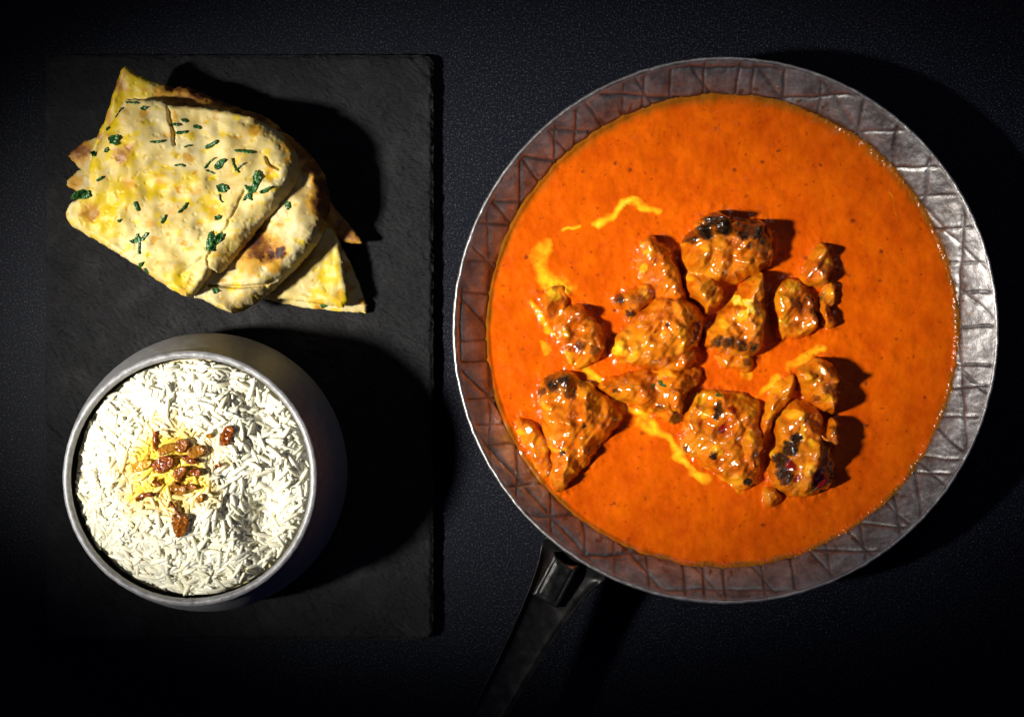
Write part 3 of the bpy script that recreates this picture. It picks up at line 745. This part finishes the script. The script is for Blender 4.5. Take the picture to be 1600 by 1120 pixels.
# ------------------------------------------------------------------ chicken pieces
# each lobe: (outline, height in mm above the sauce, edge radius in px, tilt mm per 100 px (x, y))
CH = [
 ('slim shredded chicken piece lying beside the pale cream streak near the pan wall',
  [([(853, 456), (868, 445), (884, 453), (887, 472), (882, 490), (862, 507), (850, 490), (845, 472)], 4.0, 16, (0, 0)), ([(866, 506), (884, 482), (905, 477), (920, 490), (937, 512), (947, 532), (941, 556), (921, 569), (900, 573), (890, 565), (884, 542), (872, 524)], 9.5, 24, (0, 0)), ([(925, 520), (943, 525), (945, 545), (930, 548)], 9, 10, (0, 0))],
  dict(char=[(905, 540, 11, .7), (930, 548, 12, .6), (868, 450, 8, .35)], red=[(900, 545, 9, .6)], cream=[(865, 460, 14, .7), (885, 520, 10, .45), (890, 565, 8, .5)])),
 ('elongated chicken piece with a glossy charred tip, between two larger pieces',
  [([(1004, 377), (1020, 369), (1040, 383), (1056, 410), (1070, 445), (1074, 472), (1032, 474), (1012, 442), (998, 420), (1000, 395)], 10.5, 24, (0, 0)), ([(960, 468), (972, 459), (1000, 450), (1028, 424), (1042, 440), (1022, 466), (992, 490), (985, 500), (976, 482), (964, 478)], 7.5, 14, (0, 0))],
  dict(char=[(968, 467, 10, 1.0), (986, 490, 9, .9), (1000, 470, 16, .35)], cream=[(1012, 395, 10, .4)])),
 ('large plump smooth orange chicken piece lying on top of the pile',
  [([(1030, 462), (1060, 464), (1086, 474), (1102, 492), (1096, 520), (1086, 547), (1070, 565), (1040, 576), (1000, 572), (968, 562), (953, 546), (974, 516), (1000, 490)], 14.5, 40, (2, -1)), ([(1040, 555), (1075, 545), (1092, 550), (1085, 570), (1060, 580), (1040, 578)], 9.0, 14, (0, 0))],
  dict(char=[(1040, 508, 4, .8), (1022, 520, 3, .7)], cream=[(966, 545, 15, .9), (985, 558, 10, .5)])),
 ('flat chicken piece with a green herb fleck tucked under the plump piece',
  [([(932, 606), (948, 595), (990, 582), (1030, 577), (1070, 578), (1096, 576), (1092, 595), (1076, 611), (1062, 632), (1070, 655), (1050, 663), (1036, 647), (1000, 637), (968, 622), (944, 614)], 8.5, 24, (0, 0)), ([(1042, 600), (1062, 607), (1068, 630), (1064, 650), (1050, 640), (1040, 622)], 10, 14, (0, 0))],
  dict(char=[(1056, 654, 12, 1.1), (1030, 638, 9, .5), (962, 610, 6, .6), (1050, 610, 8, .4)], herb=[(1033, 600, 7, .9), (1020, 604, 5, .8)])),
 ('big chicken piece with a blackened grilled crust along one edge',
  [([(1069, 378), (1085, 359), (1110, 350), (1150, 345), (1190, 344), (1206, 360), (1213, 385), (1206, 410), (1186, 425), (1160, 436), (1140, 441), (1120, 446), (1100, 436), (1075, 430), (1065, 402)], 15, 34, (0, 0)), ([(1070, 420), (1100, 424), (1128, 440), (1132, 464), (1112, 485), (1104, 491), (1090, 470), (1074, 456)], 11.5, 18, (0, 0)), ([(1086, 352), (1104, 337), (1125, 334), (1147, 345), (1126, 353), (1096, 358)], 11, 8, (0, 0))],
  dict(char=[(1110, 342, 17, 1.2), (1132, 342, 14, 1.2), (1078, 372, 14, .8), (1100, 363, 18, 1.0), (1130, 357, 18, 1.0), (1160, 360, 22, 1.15), (1180, 362, 22, 1.1), (1190, 375, 16, .8), (1170, 385, 8, .5), (1205, 390, 14, .5)], red=[(1100, 405, 12, .35)])),
 ('smooth triangular chicken piece with a cream smear and a charred base',
  [([(1184, 427), (1192, 429), (1194, 480), (1197, 520), (1191, 550), (1165, 556), (1130, 551), (1105, 541), (1097, 531), (1120, 500), (1150, 460)], 14.5, 14, (1, 0))],
  dict(char=[(1118, 534, 12, .75), (1135, 536, 13, .8), (1155, 540, 13, .8), (1175, 545, 12, .85)], cream=[(1150, 470, 10, 1.1), (1165, 475, 10, 1.2), (1168, 485, 9, 1.1), (1155, 495, 12, .6)])),
 ('little chicken scrap half sunk in sauce below the triangular piece',
  [([(1120, 556), (1146, 550), (1176, 552), (1178, 575), (1165, 582), (1150, 572), (1130, 572)], 5.0, 12, (0, 0))],
  dict(char=[(1170, 565, 12, .5)])),
 ('knobbly yellow-brown chicken piece standing apart beside the triangular piece',
  [([(1209, 456), (1224, 436), (1250, 440), (1268, 455), (1276, 490), (1281, 510), (1256, 525), (1230, 529), (1212, 516), (1206, 490)], 8.5, 24, (0, 0)), ([(1262, 410), (1284, 378), (1298, 393), (1304, 420), (1292, 446), (1270, 447), (1252, 441), (1256, 424)], 8, 16, (0, 0)), ([(1290, 450), (1300, 439), (1307, 455), (1301, 475), (1295, 482), (1308, 506), (1292, 515), (1284, 480)], 6, 10, (0, 0))],
  dict(char=[(1275, 465, 16, .75), (1272, 485, 12, .6), (1240, 505, 8, .35)], cream=[(1238, 446, 16, .55), (1225, 500, 16, .35), (1296, 455, 8, .4)])),
 ('broad flat chicken piece glistening with highlights, nearest the pan handle',
  [([(844, 602), (858, 589), (880, 580), (896, 584), (910, 600), (921, 596), (936, 610), (960, 634), (974, 650), (966, 666), (936, 695), (922, 720), (906, 736), (892, 750), (886, 766), (870, 767), (860, 750), (864, 720), (858, 690), (846, 660), (842, 630)], 11.0, 36, (0, 0)), ([(804, 655), (824, 654), (845, 678), (859, 710), (862, 747), (846, 742), (834, 716), (814, 682)], 4.2, 14, (0, 0))],
  dict(char=[(862, 598, 18, .8), (882, 594, 18, .75), (890, 612, 14, .7), (912, 598, 10, .6), (920, 635, 9, .6), (960, 655, 10, .5), (912, 664, 6, .8), (878, 707, 5, .8), (845, 612, 10, .7)])),
 ('chicken piece with blackened spots and dark red scorch marks facing the handle',
  [([(1084, 622), (1105, 609), (1130, 611), (1160, 616), (1186, 629), (1196, 655), (1193, 690), (1190, 730), (1182, 756), (1166, 766), (1150, 757), (1120, 737), (1090, 716), (1067, 701), (1070, 670), (1075, 642)], 10.0, 38, (0, 0)), ([(1150, 640), (1180, 635), (1192, 680), (1186, 735), (1168, 740), (1155, 700)], 11.5, 18, (0, 0)), ([(1072, 680), (1100, 672), (1130, 690), (1150, 720), (1130, 735), (1095, 715)], 9.5, 16, (0, 0))],
  dict(char=[(1120, 640, 9, .95), (1118, 650, 8, .95), (1122, 632, 8, .8), (1124, 670, 9, .8), (1112, 712, 8, 1.1), (1168, 753, 9, 1.0), (1073, 702, 8, .6), (1180, 625, 10, .4)], red=[(1142, 638, 10, .9), (1128, 668, 10, .9)], herb=[(1122, 616, 7, .8)], cream=[(1100, 645, 12, .5), (1170, 680, 12, .45), (1150, 750, 14, .4)])),
 ('big chunky chicken piece with a curved blackened patch and dark red side',
  [([(1244, 625), (1270, 630), (1286, 650), (1292, 680), (1306, 720), (1302, 756), (1282, 770), (1245, 776), (1225, 766), (1204, 750), (1204, 720), (1214, 690), (1209, 660), (1225, 640)], 14.5, 34, (0, 0)), ([(1187, 682), (1194, 642), (1214, 605), (1240, 582), (1244, 600), (1236, 620), (1212, 646), (1201, 670), (1193, 692)], 8.5, 14, (0, 0)), ([(1268, 666), (1290, 684), (1299, 650), (1309, 664), (1306, 696), (1288, 697)], 12.5, 9, (0, 0)), ([(1194, 766), (1214, 764), (1223, 779), (1211, 791), (1198, 787)], 4.5, 12, (0, 0)), ([(1262, 690), (1276, 686), (1282, 720), (1268, 760), (1246, 772), (1250, 730)], 17.5, 12, (0, 0))],
  dict(char=[(1238, 683, 12, 1.2), (1228, 700, 14, 1.2), (1218, 718, 15, 1.2), (1222, 738, 15, 1.2), (1225, 750, 10, 1.0), (1295, 740, 20, .9), (1280, 765, 15, 1.0), (1300, 670, 10, .6)], red=[(1232, 725, 12, .8), (1278, 745, 20, 1.0), (1240, 745, 8, .8), (1275, 715, 9, .7)], cream=[(1258, 730, 14, .55), (1262, 690, 10, .6), (1250, 650, 10, .4), (1230, 690, 8, .5), (1205, 650, 12, .4)])),
 ('blocky chicken chunk standing tall behind the piece with the blackened patch',
  [([(1242, 584), (1262, 570), (1281, 560), (1300, 567), (1312, 600), (1306, 632), (1300, 647), (1272, 627), (1255, 616)], 15.5, 18, (0, 0)), ([(1268, 610), (1290, 605), (1303, 630), (1290, 645), (1272, 632)], 12, 12, (0, 0))],
  dict(char=[(1285, 605, 9, .5), (1272, 622, 6, .5), (1306, 600, 12, .5)], cream=[(1262, 590, 14, .35), (1288, 622, 10, .4)])),
]
lump_polys = []
for k, (lab, lobes, marks) in enumerate(CH):
    allp = np.concatenate([np.array(l[0], float) for l in lobes])
    x0, y0 = allp.min(0) - 5; x1, y1 = allp.max(0) + 5
    X, Y = grid(x0, y0, x1, y1, 1.0)
    sd_ = 500 + 40 * k
    wX = X + 3.0 * fbm(X / 20, Y / 20, sd_, 2); wY = Y + 3.0 * fbm(X / 20, Y / 20, sd_ + 1, 2)
    Z = np.full(X.shape, -1e-3); Dm = np.full(X.shape, -1e9)
    for pl, h, R, tl in lobes:
        p = chaikin(pl, 2); lump_polys.append(p)
        D = poly_sd(wX, wY, p) + 4.0; Dm = np.maximum(Dm, D)
        R2 = max(R, .95 * D.max())
        pr = .35 * np.sqrt(np.clip(1 - (1 - np.clip(D / R, 0, 1))**2, 0, 1)) + .75 * np.sqrt(np.clip(1 - (1 - np.clip(D / R2, 0, 1))**2, 0, 1))**1.15
        cx, cy = p.mean(0)
        z = (1.0 * h * pr + (tl[0] * (X - cx) + tl[1] * (Y - cy)) / 100 * pr) * 1e-3
        z = z * (1 + .16 * fbm(X / 26 + 5, Y / 26, sd_ + 3 + int(h), 2))
        z = np.where(D > 0, z, -1e-3)
        kk = .0009; hh = np.clip(.5 + .5 * (z - Z) / kk, 0, 1)
        Z = Z * (1 - hh) + z * hh + kk * hh * (1 - hh) * (D > 0)
    pin = sstep(0, 10, Dm)
    Z = Z + pin * (.0034 * fbm(X / 40, Y / 40, sd_ + 9, 2, .2) + .0015 * ridge(X / 44, Y / 34, sd_ + 12, 1) + .00012 * fbm(X / 11, Y / 11, sd_ + 15, 2) + .0005 * perlin((X * .8 + Y * .6) / 7, (Y * .8 - X * .6) / 34, sd_ + 18))
    at_ = {q: spots(X, Y, marks.get(q, ()), sd_ + 21, 3.5) for q in ('char', 'red', 'cream', 'herb')}
    at_['cream'] = np.maximum(at_['cream'], .45 * sstep(.25, .8, fbm(X / 30, Y / 30, sd_ + 30, 2)))
    at_['char'] = np.maximum(at_['char'], .16 * sstep(.1, .8, fbm(X / 26, Y / 26, sd_ + 34, 2)))
    o = heightfield(X, Y, ZS + Z - .0004, np.full(X.shape, ZS - .012), Dm, 1.0, ZS + .006, 'chicken_piece', M_meat, None, at_, flat_skirt=False)
    tag(o, lab, 'chicken', 'chicken pieces in the curry')

# ------------------------------------------------------------------ curry sauce with cream swirls
st = 1.4
X, Y = grid(742, 132, 1512, 908, st)
wx, wy = at(X, Y, ZS); rad = np.hypot(wx - PCX, wy - PCY); ang = np.arctan2(wy - PCY, wx - PCX)
dist = np.full(X.shape, 1e9)
for p in lump_polys:
    x0, y0 = p.min(0) - 30; x1, y1 = p.max(0) + 30
    jj = np.nonzero((X[0] > x0) & (X[0] < x1))[0]; ii = np.nonzero((Y[:, 0] > y0) & (Y[:, 0] < y1))[0]
    sl = np.ix_(ii, jj); dist[sl] = np.minimum(dist[sl], -poly_sd(X[sl], Y[sl], p))
dist = np.maximum(dist, 0)
men = .0018 * np.exp(-dist / 9.0) * (.6 + .6 * fbm(X / 14, Y / 14, 707, 2))
Zs = ZS + men + .00045 * fbm(X / 60, Y / 60, 701, 3) + .00016 * fbm(X / 18, Y / 18, 702, 3)
edge = sstep(.1005, .1055, rad)
right = sstep(-.2, .7, np.cos(ang + .15))
Zs = Zs + edge * (.0005 * fbm(ang * 9 + 3, rad * 60, 705, 3)) + sstep(.1025, .1052, rad) * right * (.00075 * np.clip(fbm(X / 5, Y / 5, 706, 2), 0, 1))
Zs = Zs + .0006 * sstep(.1040, .1056, rad)
# cream strokes
wX = X + 6 * fbm(X / 22, Y / 22, 711, 2, .35); wY = Y + 6 * fbm(X / 22, Y / 22, 712, 2, .35)
strokes = [([(932, 352), (950, 340), (962, 330), (975, 316), (990, 311), (1008, 325), (1030, 330)], 8, 1.1), ([(880, 363), (892, 357), (905, 354)], 4, .9), ([(855, 386), (842, 405), (845, 425), (855, 442), (872, 450), (892, 448)], 15, .9), ([(830, 470), (845, 495), (858, 515), (872, 530)], 6, .8),
  ([(918, 580), (945, 608), (975, 635), (1010, 655), (1030, 672), (1048, 690), (1062, 715), (1085, 738), (1104, 750)], 8, 1.0), ([(1000, 660), (1020, 672)], 10, .8), ([(1232, 572), (1255, 560), (1282, 542)], 9, .75), ([(1180, 625), (1195, 605), (1215, 590)], 8, .7), ([(850, 535), (856, 550)], 6, .7), ([(1160, 585), (1175, 590)], 8, .5), ([(1270, 805), (1290, 800)], 9, .35), ([(1140, 830), (1190, 850)], 12, .2), ([(1300, 800), (1340, 760)], 12, .2), ([(1390, 300), (1402, 345)], 3, .45), ([(1065, 700), (1080, 735)], 6, .6), ([(1095, 720), (1150, 762), (1160, 768)], 5, .5), ([(1290, 130), (1330, 170)], 9, .0), ([(870, 300), (890, 320)], 4, .0)]
cream = np.zeros(X.shape); cid = -np.ones(X.shape, int)
for k, (pl, wd_, s) in enumerate(strokes):
    d = line_dist(wX, wY, pl); c_ = .72 * s * sstep(1.5, .05, d / wd_)
    cid = np.where(c_ > cream, k, cid); cream = np.maximum(cream, c_)
cream = cream * np.clip(.9 + .55 * fbm(X / 24, Y / 18, 713, 3), .2, 1.2)
Zs = Zs + .00012 * np.clip(cream, 0, 1)
topb = sstep(-.1, .9, np.sin(ang + .0))
oil = sstep(.1035 - .0030 * topb.clip(0, 1), .1062, rad + .0012 * fbm(ang * 12, rad * 100, 714, 3)) * .95
keep = rad < .1070
idx = -np.ones(X.shape, int); idx[keep] = np.arange(keep.sum())
q = keep[:-1, :-1] & keep[1:, :-1] & keep[:-1, 1:] & keep[1:, 1:]
i, j = np.nonzero(q)
F = np.stack([idx[i, j], idx[i + 1, j], idx[i + 1, j + 1], idx[i, j + 1]], 1)
V = np.stack([wx[keep], wy[keep], Zs[keep]], 1)
fc = np.where(cream[i, j] > .35, cid[i, j], -1)
at_full = {'cream': cream[keep], 'oil': oil[keep]}
def submesh(sel, name, parent, org):
    f = F[sel]; u_, inv = np.unique(f, return_inverse=True)
    return mesh_obj(name, V[u_], inv.reshape(f.shape), M_sauce, parent, True, {k: a[u_] for k, a in at_full.items()}, org)
sauce = submesh(fc < 0, 'curry_sauce', None, (PCX, PCY, ZS))
tag(sauce, 'smooth bright orange curry sauce filling the frying pan', 'sauce')
for k in range(len(strokes)):
    sel = fc == k
    if sel.sum() > 25: submesh(sel, 'cream_streak', sauce, (PCX, PCY, ZS))
